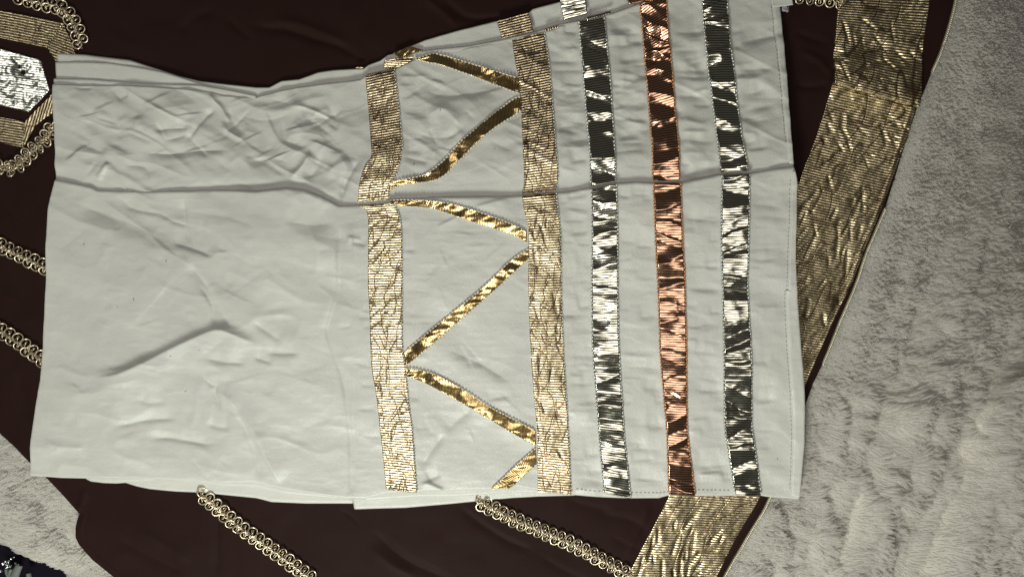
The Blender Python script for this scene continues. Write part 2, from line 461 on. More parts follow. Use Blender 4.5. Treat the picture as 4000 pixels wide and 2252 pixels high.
E_W2R = ([2126, 2155, 2171, 2190, 2192, 2198, 2219, 2231], [120, 369, 563, 900, 1126, 1320, 1689, 1930])
E_S1L = ([2262, 2287, 2303, 2313, 2315, 2313, 2315, 2340, 2361], [90, 388, 563, 757, 912, 1126, 1340, 1689, 1922])
E_S1R = ([2356, 2379, 2398, 2404, 2410, 2410, 2412, 2433, 2462], [72, 291, 563, 718, 912, 1126, 1320, 1689, 1943])
E_RL = ([2501, 2517, 2548, 2553, 2563, 2571, 2577, 2606, 2614], [25, 202, 563, 738, 990, 1126, 1359, 1689, 1926])
E_RR = ([2598, 2610, 2647, 2656, 2660, 2672, 2678, 2682, 2713], [0, 155, 563, 738, 912, 1126, 1514, 1689, 1936])
E_S2L = ([2742, 2757, 2804, 2821, 2814, 2821, 2825, 2833, 2874], [0, 186, 563, 680, 912, 1126, 1398, 1689, 1934])
E_S2R = ([2837, 2849, 2897, 2925, 2917, 2913, 2926, 2936, 2971], [0, 183, 563, 676, 912, 1126, 1359, 1689, 1934])
E_W1R = ([1544, 1555, 1571, 1563, 1559, 1571, 1573, 1612, 1629], [268, 388, 563, 641, 835, 1126, 1359, 1689, 1922])
for e, sd in ((E_W2R, 1), (E_S1L, -1), (E_S1R, 1), (E_RL, -1), (E_RR, 1), (E_S2L, -1), (E_S2R, 1)):
    pucker(WL, e, (760, 1900), sd, 40, 140, 1.4, 4.4, 46)
    pucker(WU, e, (130, 690), sd, 60, 150, 3.0, 7.0, 40)
pucker(WL, E_W1R, (860, 1900), 1, 40, 120, 1.5, 3.5, 60)
pucker(WU, E_W1R, (300, 700), 1, 50, 140, 2.5, 5.0, 45)
for _ in range(26):        # longer soft folds across the upper right part
    x = random.uniform(2150, 3000); y = random.uniform(120, 660); L = random.uniform(80, 180)
    WU.add([(x, y), (x + L * 0.5, y - random.uniform(0, 12)), (x + L, y - random.uniform(5, 40))], random.choice((-7, -5, 6)), random.uniform(12, 22), None, 0.4)
def straight_creases(W, n, box, lmin, lmax, h):
    for _ in range(n):
        x = random.uniform(box[0], box[2]); y = random.uniform(box[1], box[3]); L = random.uniform(lmin, lmax)
        t = random.choice((-0.65, -0.3, 0.35, 0.7, 1.2)) + random.uniform(-0.15, 0.15)
        wd = random.uniform(4, 8)
        W.add([(x, y), (x + L * 0.5 * math.cos(t) + random.uniform(-4, 4), y + L * 0.5 * math.sin(t) + random.uniform(-4, 4)), (x + L * math.cos(t), y + L * math.sin(t))],
              random.choice((-1, 1)) * random.uniform(0.5, 1.0) * h, wd, wd * 2.2, 0.4)
straight_creases(WU, 34, (230, 370, 1280, 640), 70, 220, 5.0)
straight_creases(WU, 16, (1560, 300, 2000, 680), 60, 180, 4.0)
straight_creases(WL, 22, (200, 780, 1250, 1780), 80, 260, 2.2)
straight_creases(WL, 12, (1620, 860, 2000, 1850), 60, 180, 2.4)
for _ in range(40):        # faint creasing of the plain lower part
    x = random.uniform(200, 1200); y = random.uniform(800, 1800); L = random.uniform(30, 120); an = random.uniform(-0.5, 0.5)
    WL.add([(x, y), (x + L * math.cos(an), y + L * math.sin(an))], random.choice((-1, 1)) * random.uniform(0.8, 2.0), random.uniform(8, 16), None, 0.4)
for _ in range(40):
    x = random.uniform(220, 1350); y = random.uniform(400, 680); L = random.uniform(40, 130); an = random.uniform(-0.7, 0.7)
    WU.add([(x, y), (x + L * math.cos(an), y + L * math.sin(an))], random.choice((-1, 1)) * random.uniform(1.5, 4.5), random.uniform(8, 20), None, 0.4)

fold_x = [p[0] for p in FOLD]; fold_y = [p[1] for p in FOLD]
def roll(d, R): 
    t = np.clip(1 - d / R, 0, 1)
    return -R * (1 - np.sqrt(np.maximum(1 - t * t, 0)))

def crumple(X, Y, sx, sy, seed):
    """sharp-crested creasing of thin pressed cloth"""
    wx = X + 0.4 * sx * noise2(X, Y, sx, sy, seed + 3); wy = Y + 0.4 * sy * noise2(X, Y, sx, sy, seed + 5)
    n = noise2(wx, wy, sx, sy, seed) + 0.45 * noise2(wx, wy, 0.5 * sx, 0.5 * sy, seed + 1)
    return np.maximum(0, 0.35 - np.abs(n)) ** 1.2

def lower_height(X): return np.interp(X, [200, 450, 760, 1000, 1300, 1600, 2000, 3100], [58, 68, 70, 84, 90, 88, 92, 116])
def lower_run(X, Y): return np.clip((Y - np.interp(X, fold_x, fold_y)) / 1200.0, -0.05, 1.05)
def upper_run(X, Y):
    yf = np.interp(X, fold_x, fold_y); yt = np.interp(X, [p[0] for p in U_TOP], [p[1] for p in U_TOP])
    return np.clip((Y - yt) / np.maximum(yf - yt, 50), 0, 1.1)
def Z0L(X, Y): h0 = lower_height(X); return h0 - (h0 - 36) * lower_run(X, Y)
def Z0U(X, Y): return np.interp(X, [200, 1300, 3100], [28, 26, 12]) + np.interp(X, [200, 1000, 1500, 3100], [22, 28, 56, 92]) * upper_run(X, Y)
def z_lower(X, Y):
    X = np.asarray(X, float); Y = np.asarray(Y, float)
    t = lower_run(X, Y); h0 = lower_height(X)
    Z = h0 + 18 * noise2(X, Y * 0, 300, 330, 15) * np.clip(1 - 1.3 * t, 0, 1) - (h0 - 36) * t + np.where(X < 1380, 12, 6) * crumple(X + 0.5 * Y, Y - 0.35 * X, 230, 120, 61) + 2.5 * crumple(X, Y, 80, 44, 66) + 6 * np.sin(t * 3.1)
    Z = Z + 12 * noise2(X, Y, 420, 340, 3) + 9 * noise2(X + 0.5 * Y, Y - 0.6 * X, 300, 110, 14) + 5 * noise2(X, Y, 150, 120, 4) + 1.4 * noise2(X, Y, 46, 40, 5)
    Z = Z + np.where(X > 1380, 0.9, 0.5) * noise2(X, Y, 60, 14, 6) + WL(X, Y)
    Z = Z + roll(dist_poly(X, Y, FOLD)[0], 15)
    for e in (L_LEFT, L_BOTTOM, L_RIGHT): Z = Z + roll(dist_poly(X, Y, e)[0], 7)
    return Z

def z_upper(X, Y):
    X = np.asarray(X, float); Y = np.asarray(Y, float)
    t = upper_run(X, Y); rise = np.interp(X, [200, 1000, 1500, 3100], [22, 28, 56, 92])
    Z = np.interp(X, [200, 1300, 3100], [28, 26, 12]) + rise * t + 6 * noise2(X, Y * 0, 140, 100, 16) - 8 * np.exp(-((t - 1.0) / 0.07) ** 2) + np.interp(X, [200, 1300, 1500, 3100], [21, 21, 13, 11]) * crumple(X + 0.6 * Y, Y - 0.5 * X, 330, 90, 71) + 4 * crumple(X - 0.5 * Y, Y + 0.4 * X, 150, 50, 76)
    Z = Z + 12 * noise2(X, Y, 300, 200, 8) + 9 * noise2(X, Y, 120, 90, 9) + 2.0 * noise2(X, Y, 42, 30, 10)
    Z = Z + WU(X, Y)
    cap = lower_height(X) + 18 * noise2(X, Y * 0, 300, 330, 15) - 20      # it slips under the lower fold
    q = np.clip((t - 0.78) / 0.2, 0, 1)
    Z = Z - np.maximum(0, Z - cap) * q * q * (3 - 2 * q)
    for e in (U_TOP, U_LEFT, U_RIGHT): Z = Z + roll(dist_poly(X, Y, e)[0], 6)
    return Z

# ------------------------------------------------------------------ the setting: dark bedspread
gx, gy = np.meshgrid(np.linspace(-700, 4700, 60), np.linspace(-500, 2750, 40))
o = sheet('bedspread', gx, gy, -135 - np.clip((gx - 600) / 800, 0, 1) * 480 + 20 * noise2(gx, gy, 300, 300, 40), M_dark, None, skirt=40)
o['kind'] = 'structure'

# ------------------------------------------------------------------ fur blanket
blanket = thing('fur_blanket', 'fluffy white ruched faux fur blanket lying under the brown garment', 'blanket')
WF = Wrinkles(1.0, False)
FUR_LINES = [[(3000, 1960), (3025, 2090), (3039, 2300)], [(3171, 1900), (3194, 2000), (3233, 2128), (3240, 2300)],
             [(3303, 1826), (3373, 1926), (3419, 2038), (3450, 2155), (3447, 2300)], [(3510, 1840), (3470, 1920), (3430, 1990)],
             [(3745, 1840), (3690, 1945), (3641, 2038), (3600, 2130), (3550, 2280)], [(3980, 1900), (3912, 2019), (3854, 2174), (3820, 2300)],
             [(3620, 1090), (3544, 1219), (3516, 1332), (3505, 1420)], [(3840, 1060), (3753, 1223), (3730, 1310)],
             [(3890, 1250), (3738, 1456), (3640, 1534), (3590, 1620), (3563, 1720)], [(4040, 1440), (3920, 1600), (3850, 1700)],
             [(3790, 500), (3700, 720), (3600, 960), (3530, 1126)], [(4030, 640), (3900, 880), (3800, 1090)],
             [(3900, 0), (3800, 250), (3720, 480)], [(3400, 1500), (3370, 1620), (3330, 1740)], [(3250, 1560), (3260, 1680), (3240, 1800)],
             [(4000, 100), (3960, 300), (3900, 480)]]
for ln in FUR_LINES:
    WF.add(ln, 16, 14, 60, 0.12)     # pile heaped on one side ...
    WF.add([(x + 26, y) for x, y in ln], -14, 14, 20, 0.12)   # ... and a sewn channel on the other
for ln in ([(60, 2040), (50, 2120), (45, 2190)], [(180, 2110), (168, 2170), (150, 2230)], [(295, 2190), (270, 2252)], [(70, 1990), (62, 2040), (60, 2080)]):
    WF.add(ln, 12, 18, 44, 0.2); WF.add([(x + 18, y) for x, y in ln], -3, 12, 16, 0.2)
def z_fur(X, Y):
    return -42 - 0.55 * np.clip(X - np.interp(Y, [p[1] for p in BROWN_RIGHT], [p[0] for p in BROWN_RIGHT]) - 40, 0, 700) * np.clip((1600 - Y) / 1100.0, 0, 1.6) + 62 * noise2(X + 0.42 * Y, Y - 0.42 * X, 170, 900, 21) + 26 * noise2(X + 0.42 * Y, Y - 0.42 * X, 70, 420, 23) + 14 * noise2(X, Y, 120, 100, 22) + 1.0 * WF(X, Y)

def inside(X, Y, poly):
    p = np.array(poly, float); r = np.zeros(X.shape, bool)
    j = len(p) - 1
    for i in range(len(p)):
        c = ((p[i, 1] > Y) != (p[j, 1] > Y)) & (X < (p[j, 0] - p[i, 0]) * (Y - p[i, 1]) / (p[j, 1] - p[i, 1] + 1e-9) + p[i, 0])
        r ^= c; j = i
    return r
BROWN_POLY = [(-300, -160)] + BROWN_RIGHT + BROWN_BOTTOM_LEFT[::-1]
CORNER_POLY = CORNER + [(-600, 2500)]

gx, gy = np.meshgrid(np.linspace(-420, 4820, 263), np.linspace(-560, 2520, 155))
# pull the sheet's lower left corner back to the blanket's real edge
gz = z_fur(gx, gy) - 10
v = to_world(gx, gy, gz).reshape(-1, 3)
f = grid_faces(*gx.shape)
dead = inside(gx, gy, CORNER_POLY).ravel()
f = f[~dead[f].any(1)]
mesh_obj('backing', v, f, M_furbase, blanket)

def strands(n, x0, x1, y0, y1, ang, spread):
    X = rng.uniform(x0, x1, n); Y = rng.uniform(y0, y1, n)
    d = dist_poly(X, Y, BROWN_RIGHT)[0]; d2 = dist_poly(X, Y, BROWN_BOTTOM_LEFT)[0]
    keep = ~inside(X, Y, CORNER_POLY) & (~inside(X, Y, BROWN_POLY) | (np.minimum(d, d2) < 2))
    X = X[keep]; Y = Y[keep]; n = len(X)
    edge = np.minimum(d, d2)[keep]
    # tufts: neighbouring fibres share a lean and gather towards a common tip line
    low = np.clip((Y - 500) / 900.0, 0.25, 1.0)
    c1 = noise2(X, Y, 95, 42, 31); c2 = noise2(X, Y, 38, 22, 32)
    th = ang + spread * (1.3 * c1 + 1.2 * c2) * low + rng.normal(0, 0.14, n)
    ln = rng.uniform(48, 92, n) * np.clip(0.3 + edge / 90.0, 0.3, 1.0) * (0.50 + 0.38 * low + 0.4 * low * noise2(X, Y, 60, 40, 35))
    el = 0.20 + 0.21 * low * noise2(X, Y, 70, 36, 33) + rng.normal(0, 0.05, n)
    Z = z_fur(X, Y) - 4
    K = 4
    P = np.zeros((n, K, 3))
    for k in range(K):
        t = k / (K - 1)
        h = ln * t
        P[:, k, 0] = X + np.cos(th) * h
        P[:, k, 1] = Y + np.sin(th) * h + 3 * t * t * rng.normal(0, 1, n)
        P[:, k, 2] = Z + 12 * math.sin(t * math.pi * 0.6) + h * np.sin(el) * (1 - 0.45 * t)
    return to_world(P[..., 0], P[..., 1], P[..., 2])

P = np.concatenate([strands(215000, 2700, 4420, -330, 2380, 0.12, 0.55), strands(26000, -160, 560, 1560, 2400, -0.25, 0.4)])
n, K = P.shape[:2]
hc = bpy.data.hair_curves.new('fur_pile')
hc.add_curves([K] * n)
hc.attributes['position'].data.foreach_set('vector', P.astype(np.float32).ravel())
ra = hc.attributes.get('radius') or hc.attributes.new('radius', 'FLOAT', 'POINT')
ra.data.foreach_set('value', np.tile(np.array([3.8, 4.6, 4.0, 1.6], np.float32) * S, n))
hc.materials.append(M_fur)
pile = finish(bpy.data.objects.new('fur_pile', hc), blanket)
pile['kind'] = 'stuff'

# ------------------------------------------------------------------ brown garment
gown = thing('brown_garment', 'dark brown satin garment with gold ribbon border and chain braid, spread flat', 'garment')
WB = Wrinkles(0.7, False)
b = WB.add
b([(960, 92), (1040, 108), (1116, 112), (1233, 150), (1330, 180), (1440, 250)], -14, 14, 22)
b([(1050, 80), (1160, 92), (1260, 130), (1370, 180)], 10, 22, 14)
b([(1700, -20), (1738, 0), (1815, 62), (1900, 72), (2040, 62)], -12, 12, 20)
b([(1640, -20), (1720, 40), (1800, 112)], 10, 16, 16)
b([(1440, 2060), (1485, 2101), (1583, 2186), (1718, 2250), (1800, 2290)], -14, 20, 26)
b([(1440, 2130), (1540, 2210), (1640, 2252)], 10, 24, 20)
b([(1780, 1960), (1874, 2039), (1998, 2116), (2100, 2150)], -11, 10, 22)
b([(1326, 1990), (1369, 2011), (1412, 2058)], -6, 5, 7)
b([(2200, 1944), (2300, 1976), (2400, 1998)], -6, 14, 22)
b([(2330, 2006), (2430, 2020), (2500, 2050), (2540, 2100)], -6, 14, 22)
b([(2380, 2090), (2460, 2130), (2520, 2150)], -4, 12, 20)
b([(2090, 2160), (2230, 2240), (2320, 2275)], -5, 14, 20)
b([(850, 1960), (846, 2080), (844, 2260)], -9, 20, 12)
b([(430, 2080), (560, 2160), (740, 2250)], -10, 22, 30)
b([(520, 2060), (620, 2110), (760, 2200)], 7, 26, 22)
b([(330, 1900), (322, 1950), (300, 2000)], 8, 16, 10)
b([(690, 140), (760, 70), (860, 30)], -8, 20, 26)
b([(880, 60), (930, 110), (990, 160)], -7, 12, 16)
b([(400, 120), (520, 180), (640, 210)], 5, 30, 30)
b([(3120, 200), (3200, 240), (3250, 300)], 9, 20, 14)
b([(3100, 330), (3180, 340), (3240, 320)], -9, 12, 18)
b([(3100, 120), (3170, 150), (3240, 170)], -7, 16, 16)
b([(20, 780), (80, 900), (110, 1000)], -8, 30, 24)
b([(0, 1130), (70, 1180), (120, 1290)], 8, 30, 24)
b([(60, 1450), (90, 1560), (130, 1660)], -8, 26, 20)
b([(2540, 1960), (2500, 2060), (2440, 2180)], 7, 22, 14)
def z_brown(X, Y):
    X = np.asarray(X, float); Y = np.asarray(Y, float)
    Z = 9 * noise2(X, Y, 260, 220, 12) + 4 * noise2(X, Y, 80, 80, 13) + WB(X, Y)
    e = np.minimum(dist_poly(X, Y, BROWN_RIGHT)[0], dist_poly(X, Y, BROWN_BOTTOM_LEFT)[0])
    return Z + roll(e, 6) + 2.5 * np.exp(-((e - 24) / 6) ** 2)

top = [(-300, -120), (3760, -120)]
bot = [(560, 2380), (2770, 2380)]
lft = [(-300, -120), (-300, 1340)] + BROWN_BOTTOM_LEFT
gx, gy = coons(top, bot, lft, BROWN_RIGHT, nu=470, nv=330)
sheet('satin_cloth', gx, gy, z_brown(gx, gy), M_brown, gown, skirt=14)

# --- wide gold ribbon along its right edge, in three overlapping lengths
def crinkle(X, Y, amp, seed):
    return amp * (1.6 * noise2(X, Y, 60, 46, seed) + 0.9 * noise2(X + Y, Y - X, 22, 44, seed + 1) + 0.5 * noise2(X, Y, 13, 11, seed + 2))

def ribbon(name, left, right, zfun, mat, parent, z0, lift=3.0, amp=2.0, seed=50, wr=None, step=4.0, extra=None, thick=3.0):
    X, Y, U, V = strip(left, right, step)
    Z = zfun(X, Y) + lift + crinkle(X, Y, amp, seed)
    if wr is not None: Z = Z + wr(X, Y)
    if extra is not None: Z = Z + extra(U, V, X, Y)
    Z = np.maximum(Z, zfun(X, Y) + 1.6 + 0.3 * crinkle(X, Y, 1.0, seed))
    return sheet(name, X, Y, Z, mat, parent, U, V, z0=z0, skirt=thick)

WG = Wrinkles(1.0, False)
def creases(W, n, box, lmin, lmax, ang, h, wd):
    for _ in range(n):
        x = random.uniform(box[0], box[2]); y = random.uniform(box[1], box[3]); L = random.uniform(lmin, lmax)
        t = ang + random.uniform(-0.5, 0.5)
        W.add([(x, y), (x + L * 0.5 * math.cos(t) + random.uniform(-5, 5), y + L * 0.5 * math.sin(t)), (x + L * math.cos(t), y + L * math.sin(t))], -h * random.uniform(0.5, 1.2), wd * random.uniform(0.7, 1.4), None, 0.3)
creases(WG, 60, (3180, 60, 3600, 700), 40, 120, 1.1, 6, 6)
creases(WG, 60, (3090, 700, 3500, 1480), 40, 140, 1.8, 6, 6)
creases(WG, 34, (2480, 1950, 2960, 2252), 40, 140, 1.9, 6, 6)
creases(WG, 16, (3240, 150, 3580, 400), 60, 140, 2.4, 9, 14)
band = bpy.data.objects.new('gold_border', None); C.objects.link(band); band.parent = gown
ribbon('ribbon_length', [(3292, -90), (3278, 0), (3268, 78), (3252, 252), (3249, 332)], [(3636, -90), (3629, 10), (3610, 155), (3583, 388), (3579, 422)],
       z_brown, M_goldwide, band, 4, 9, 2.6, 60, WG, 4.0, extra=lambda U, V, X, Y: 26 * np.clip((V - 230) / 190, 0, 1) ** 1.5 - 8 * np.clip((V - 255) / 60, 0, 1) * np.clip((345 - V) / 60, 0, 1), thick=22)
ribbon('ribbon_length', [(3251, 322), (3217, 447), (3179, 563), (3146, 640), (3117, 722)], [(3584, 405), (3544, 544), (3532, 570), (3490, 690), (3450, 804)],
       z_brown, M_goldwide, band, 4, 5, 2.8, 64, WG, 4.0, extra=lambda U, V, X, Y: np.where(V < 4, 1.5, 0.0))
ribbon('ribbon_length', [(3119, 708), (3060, 880), (2990, 1080), (2900, 1300), (2750, 1600), (2610, 1938), (2555, 2050), (2458, 2233), (2400, 2360)],
       [(3453, 790), (3385, 960), (3318, 1126), (3233, 1301), (3144, 1507), (3070, 1690), (2967, 1941), (2874, 2105), (2800, 2252), (2745, 2360)],
       z_brown, M_goldwide, band, 4, 5, 2.4, 68, WG, 4.0)

# --- twisted pale cord sewn on the very edge
def cord(name, pts, zfun, rad, mat, parent, z0=0, pitch=16, lift=4):
    n = int(length(pts) / 3.0); p = resample(pts, n, True)
    s = np.linspace(0, length(pts), n); z = zfun(p[:, 0], p[:, 1]) + lift
    t = np.gradient(p, axis=0); t /= np.linalg.norm(t, axis=1)[:, None]
    nx, ny = -t[:, 1], t[:, 0]
    paths = []
    for ph in (0, math.pi):
        a_ = s / pitch * 2 * math.pi + ph
        paths.append(to_world(p[:, 0] + nx * np.cos(a_) * rad * 0.6, p[:, 1] + ny * np.cos(a_) * rad * 0.6, z + np.sin(a_) * rad * 0.6, z0))
    V, F = tube_mesh(paths, rad * 0.62 * S, 5)
    return mesh_obj(name, V, F, mat, parent)
for a_, b_ in ((0, 4), (8, 13), (15, len(BROWN_RIGHT))):     # the fur hides it in between
    cord('edge_cord', BROWN_RIGHT[a_:b_], z_brown, 6.5, M_cord, gown, lift=3)

# --- chain braids: two staggered rows of wire rings with a twist between them
def ring_mesh():
    n, m = 14, 5
    V = []; F = []
    def torus(R, r, tilt, dz, sx=1.0):
        off = len(V)
        for i in range(n):
            a_ = 2 * math.pi * i / n
            for j in range(m):
                b_ = 2 * math.pi * j / m
                x = (R + r * math.cos(b_)) * math.cos(a_) * sx; y = (R + r * math.cos(b_)) * math.sin(a_); z = r * math.sin(b_) + dz
                ct, st = math.cos(tilt), math.sin(tilt)
                V.append((x * ct + z * st, y, -x * st + z * ct))
        for i in range(n):
            for j in range(m):
                F.append((off + i * m + j, off + ((i + 1) % n) * m + j, off + ((i + 1) % n) * m + (j + 1) % m, off + i * m + (j + 1) % m))
    torus(17.5, 3.3, 0.22, 0)
    torus(7.0, 2.4, -0.7, 1, 0.8)
    me = bpy.data.meshes.new('chain_link')
    me.from_pydata([(x * S, y * S, z * S) for x, y, z in V], [], F)
    for p_ in me.polygons: p_.use_smooth = True
    me.materials.append(M_chain)
    return me
LINK = ring_mesh()

def braid(pts, pitch=35, half=14.0):
    root = bpy.data.objects.new('chain_braid', None); C.objects.link(root); root.parent = gown
    L = length(resample(pts, 60, True)); n = max(3, int(L / pitch))
    p = resample(pts, 4 * n + 1, True)
    t = np.gradient(p, axis=0); t /= np.linalg.norm(t, axis=1)[:, None]
    z = z_brown(p[:, 0], p[:, 1])
    for k in range(n):
        for row, i in ((-1, 4 * k), (1, 4 * k + 2)):
            x = p[i, 0] - t[i, 1] * half * row; y = p[i, 1] + t[i, 0] * half * row
            o = bpy.data.objects.new('chain_link', LINK); C.objects.link(o); o.parent = root
            q = to_world(np.array(x), np.array(y), np.array(z[i] + 11.0), 8)
            o.location = tuple(q)
            o.rotation_euler = (0.32 * row * math.cos(math.atan2(-t[i, 1], t[i, 0])) + random.uniform(-.22, .22), random.uniform(-.22, .22), math.atan2(-t[i, 1], t[i, 0]) + random.uniform(-.35, .35))
            sc = random.uniform(0.88, 1.08); o.scale = (sc * random.uniform(0.86, 1.1), sc, sc)
    # the twist in the middle
    m = n * 12; pp = resample(pts, m, True); tt = np.gradient(pp, axis=0); tt /= np.linalg.norm(tt, axis=1)[:, None]
    zz = z_brown(pp[:, 0], pp[:, 1]) + 14
    s = np.linspace(0, L, m); paths = []
    for ph in (0, math.pi):
        a_ = s / pitch * 2 * math.pi + ph
        paths.append(to_world(pp[:, 0] - tt[:, 1] * 8 * np.sin(a_), pp[:, 1] + tt[:, 0] * 8 * np.sin(a_), zz + 3 * np.cos(a_), 8))
    V, F = tube_mesh(paths, 1.9 * S, 5)
    mesh_obj('twist', V, F, M_chain, root)
    return root

braid([(60, -22), (93, -6), (155, 12), (233, 30), (275, 68), (300, 113), (315, 160), (319, 192)])
braid([(208, 486), (195, 518), (151, 568), (110, 605), (75, 640), (45, 662), (0, 652), (-60, 640)])
braid([(-60, 925), (0, 958), (78, 996), (130, 1020), (200, 1056), (260, 1085)])
braid([(-60, 1250), (0, 1290), (78, 1340), (159, 1402), (210, 1440)])
braid([(784, 1932), (812, 1950), (854, 1985), (920, 2042), (1000, 2100), (1078, 2155), (1155, 2210), (1240, 2275)])
braid([(1868, 1958), (1900, 1972), (1998, 2022), (2110, 2070), (2233, 2124), (2340, 2180), (2470, 2250)])
braid([(2990, -40), (3060, -28), (3130, -14), (3200, -6), (3265, 2), (3300, 6)])

# --- appliqué at the left: silver hexagon inside a gold frame
WA = Wrinkles(1.0, False)
for pts, h in (([(30, 205), (70, 250), (100, 300), (140, 285)], -10), ([(-20, 300), (60, 330), (120, 345), (190, 355)], -9), ([(0, 395), (60, 398), (110, 415)], -7), ([(20, 260), (60, 300)], 6),
               ([(120, 100), (140, 140), (150, 180)], -8), ([(160, 90), (175, 130), (170, 170)], 7), ([(225, 105), (205, 160), (190, 200)], 9), ([(30, 480), (70, 500), (100, 520)], -6), ([(230, 140), (250, 190), (260, 230)], -7)):
    WA.add(pts, 0.3 * h, 13)
def patch(name, t, bt, l, r, mat, ang, seed, amp=3.0, lift=4):
    X, Y = coons(t, bt, l, r, 4.0)
    ca, sa = math.cos(ang), math.sin(ang)
    Z = z_brown(X, Y) + lift + crinkle(X, Y, amp, seed) + WA(X, Y)
    return sheet(name, X, Y, Z, mat, gown, X * ca + Y * sa, -X * sa + Y * ca, z0=4, skirt=4)
patch('silver_applique', [(-90, 170), (0, 190), (160, 235)], [(-90, 396), (0, 412), (110, 437)], [(-90, 170), (-90, 396)], [(160, 235), (178, 292), (197, 350), (150, 400), (110, 437)], M_silverpatch, 0.12, 80, 3.6)
frame = bpy.data.objects.new('gold_frame', None); C.objects.link(frame); frame.parent = gown
for t, bt, l, r, ang, sd in (
    ([(-90, 18), (0, 39), (120, 64), (245, 90)], [(-90, 128), (0, 148), (183, 186)], [(-90, 18), (-90, 128)], [(245, 90), (183, 186)], 0.20, 84),
    ([(245, 90), (270, 140), (290, 200), (322, 318)], [(183, 186), (214, 237), (240, 335)], [(245, 90), (183, 186)], [(322, 318), (240, 335)], 0.35, 86),
    ([(240, 335), (198, 378), (140, 432), (97, 476)], [(322, 318), (203, 442), (136, 490), (106, 545), (89, 575)], [(240, 335), (322, 318)], [(97, 476), (89, 575)], 1.9, 88),
    ([(-90, 436), (0, 457), (97, 477)], [(-90, 540), (0, 557), (89, 576)], [(-90, 436), (-90, 540)], [(97, 477), (89, 576)], 0.16, 90)):
    o = patch('frame_side', t, bt, l, r, M_goldwide, ang, sd, 3.5, 4 if sd != 88 else 5.5)
    o.parent = frame

# ------------------------------------------------------------------ cream garment on top
dress = thing('cream_garment', 'folded cream silk garment with gold, silver and rose gold ribbon stripes, lying on top', 'garment')

def under(name, top, bottom, z, tilt=0.0, z0=20, seed=0, noise=3.0, floor=4, wr=None):
    l = [top[0], bottom[0]]; r = [top[-1], bottom[-1]]
    X, Y = coons(top, bottom, l, r, 6.0)
    v_ = np.linspace(0, 1, X.shape[0])[:, None]
    Z = z + tilt * v_ + noise * noise2(X, Y, 120, 50, seed) + 0.4 * noise * noise2(X, Y, 30, 30, seed + 1)
    if wr is not None: Z = Z + wr(X, Y)
    for e in (top, bottom, l, r): Z = Z + roll(dist_poly(X, Y, e)[0], 4)
    return sheet(name, X, Y, Z, M_cream, dress, z0=z0, floor=floor)

# folded layers showing past the upper edge (lowest first)
T1 = [(219, 206), (330, 212), (505, 233), (637, 276), (700, 297), (777, 315), (874, 327), (998, 340), (1050, 340), (1097, 315), (1167, 309), (1241, 281), (1303, 272), (1384, 268), (1420, 266), (1439, 252), (1485, 235),
      (1513, 214), (1536, 209), (1598, 181), (1660, 155), (1796, 116), (1913, 87), (1998, 66), (2064, 50), (2080, 34), (2186, 6), (2300, -50), (2600, -90)]
under('fold_layer', T1, [(225, 400), (640, 420), (1000, 440), (1420, 350), (1560, 300), (1700, 260), (2000, 200), (2300, 110), (2600, 20)], 12, -8, 15, 101, 4)
T2 = [(212, 239), (311, 239), (427, 243), (544, 260), (640, 280), (760, 318), (860, 345)]
under('fold_layer', T2, [(214, 400), (400, 400), (640, 410), (860, 420)], 18, -12, 20, 103)
T3 = [(206, 305), (350, 307), (466, 316), (660, 328), (777, 330), (900, 350), (1000, 372)]
under('fold_layer', T3, [(208, 420), (500, 420), (800, 430), (1000, 450)], 23, -12, 24, 105)
# second front layer above the fold near the right ribbons
T4 = [(1560, 232), (1630, 200), (1700, 190), (1830, 178), (1950, 156), (2075, 128), (2190, 92), (2256, 80), (2400, 48), (2520, 5)]
under('fold_layer', T4, [(1580, 300), (1800, 260), (2100, 200), (2350, 130), (2520, 90)], 24, -10, 24, 107, 2)
# layers showing past the lower edge
B1 = [(440, 1840), (700, 1850), (1000, 1850), (1200, 1880), (1380, 1900), (1384, 1960)]
under('fold_layer', [(455, 1820), (800, 1830), (1380, 1860)], [(440, 1882), (485, 1886), (530, 1900), (582, 1911), (680, 1920), (777, 1924), (1000, 1946), (1058, 1961), (1194, 1967), (1378, 1967)], 13, -6, 12, 109, 2)
under('fold_layer', [(330, 1820), (620, 1820)], [(330, 1869), (352, 1880), (400, 1886), (450, 1888), (560, 1880), (620, 1874)], 17, -2, 16, 111, 2)
under('fold_layer', [(700, 1830), (1368, 1880)], [(700, 1880), (874, 1897), (1000, 1902), (1120, 1930), (1368, 1953)], 20, -2, 20, 113, 2)
under('fold_layer', [(1368, 1880), (2250, 1870)], [(1382, 1990), (1450, 1988), (1583, 1984), (1777, 1967), (1998, 1946), (2100, 1940), (2250, 1936)], 16, -8, 14, 115, 2)
under('fold_layer', [(1420, 1880), (2240, 1880)], [(1420, 1956), (1640, 1940), (1777, 1940), (1998, 1921), (2100, 1925), (2240, 1934)], 22, -3, 20, 117, 2)

gx, gy = coons(U_TOP, U_BOTTOM, U_LEFT, U_RIGHT, 5.0)
gz = z_upper(gx, gy)
sheet('upper_panel', gx, gy, gz, M_cream, dress, z0=Z0U, floor=6)
gx, gy = coons(FOLD, L_BOTTOM, L_LEFT, L_RIGHT, 5.0)
gz = z_lower(gx, gy)
sheet('lower_panel', gx, gy, gz, M_cream, dress, z0=Z0L, floor=14)

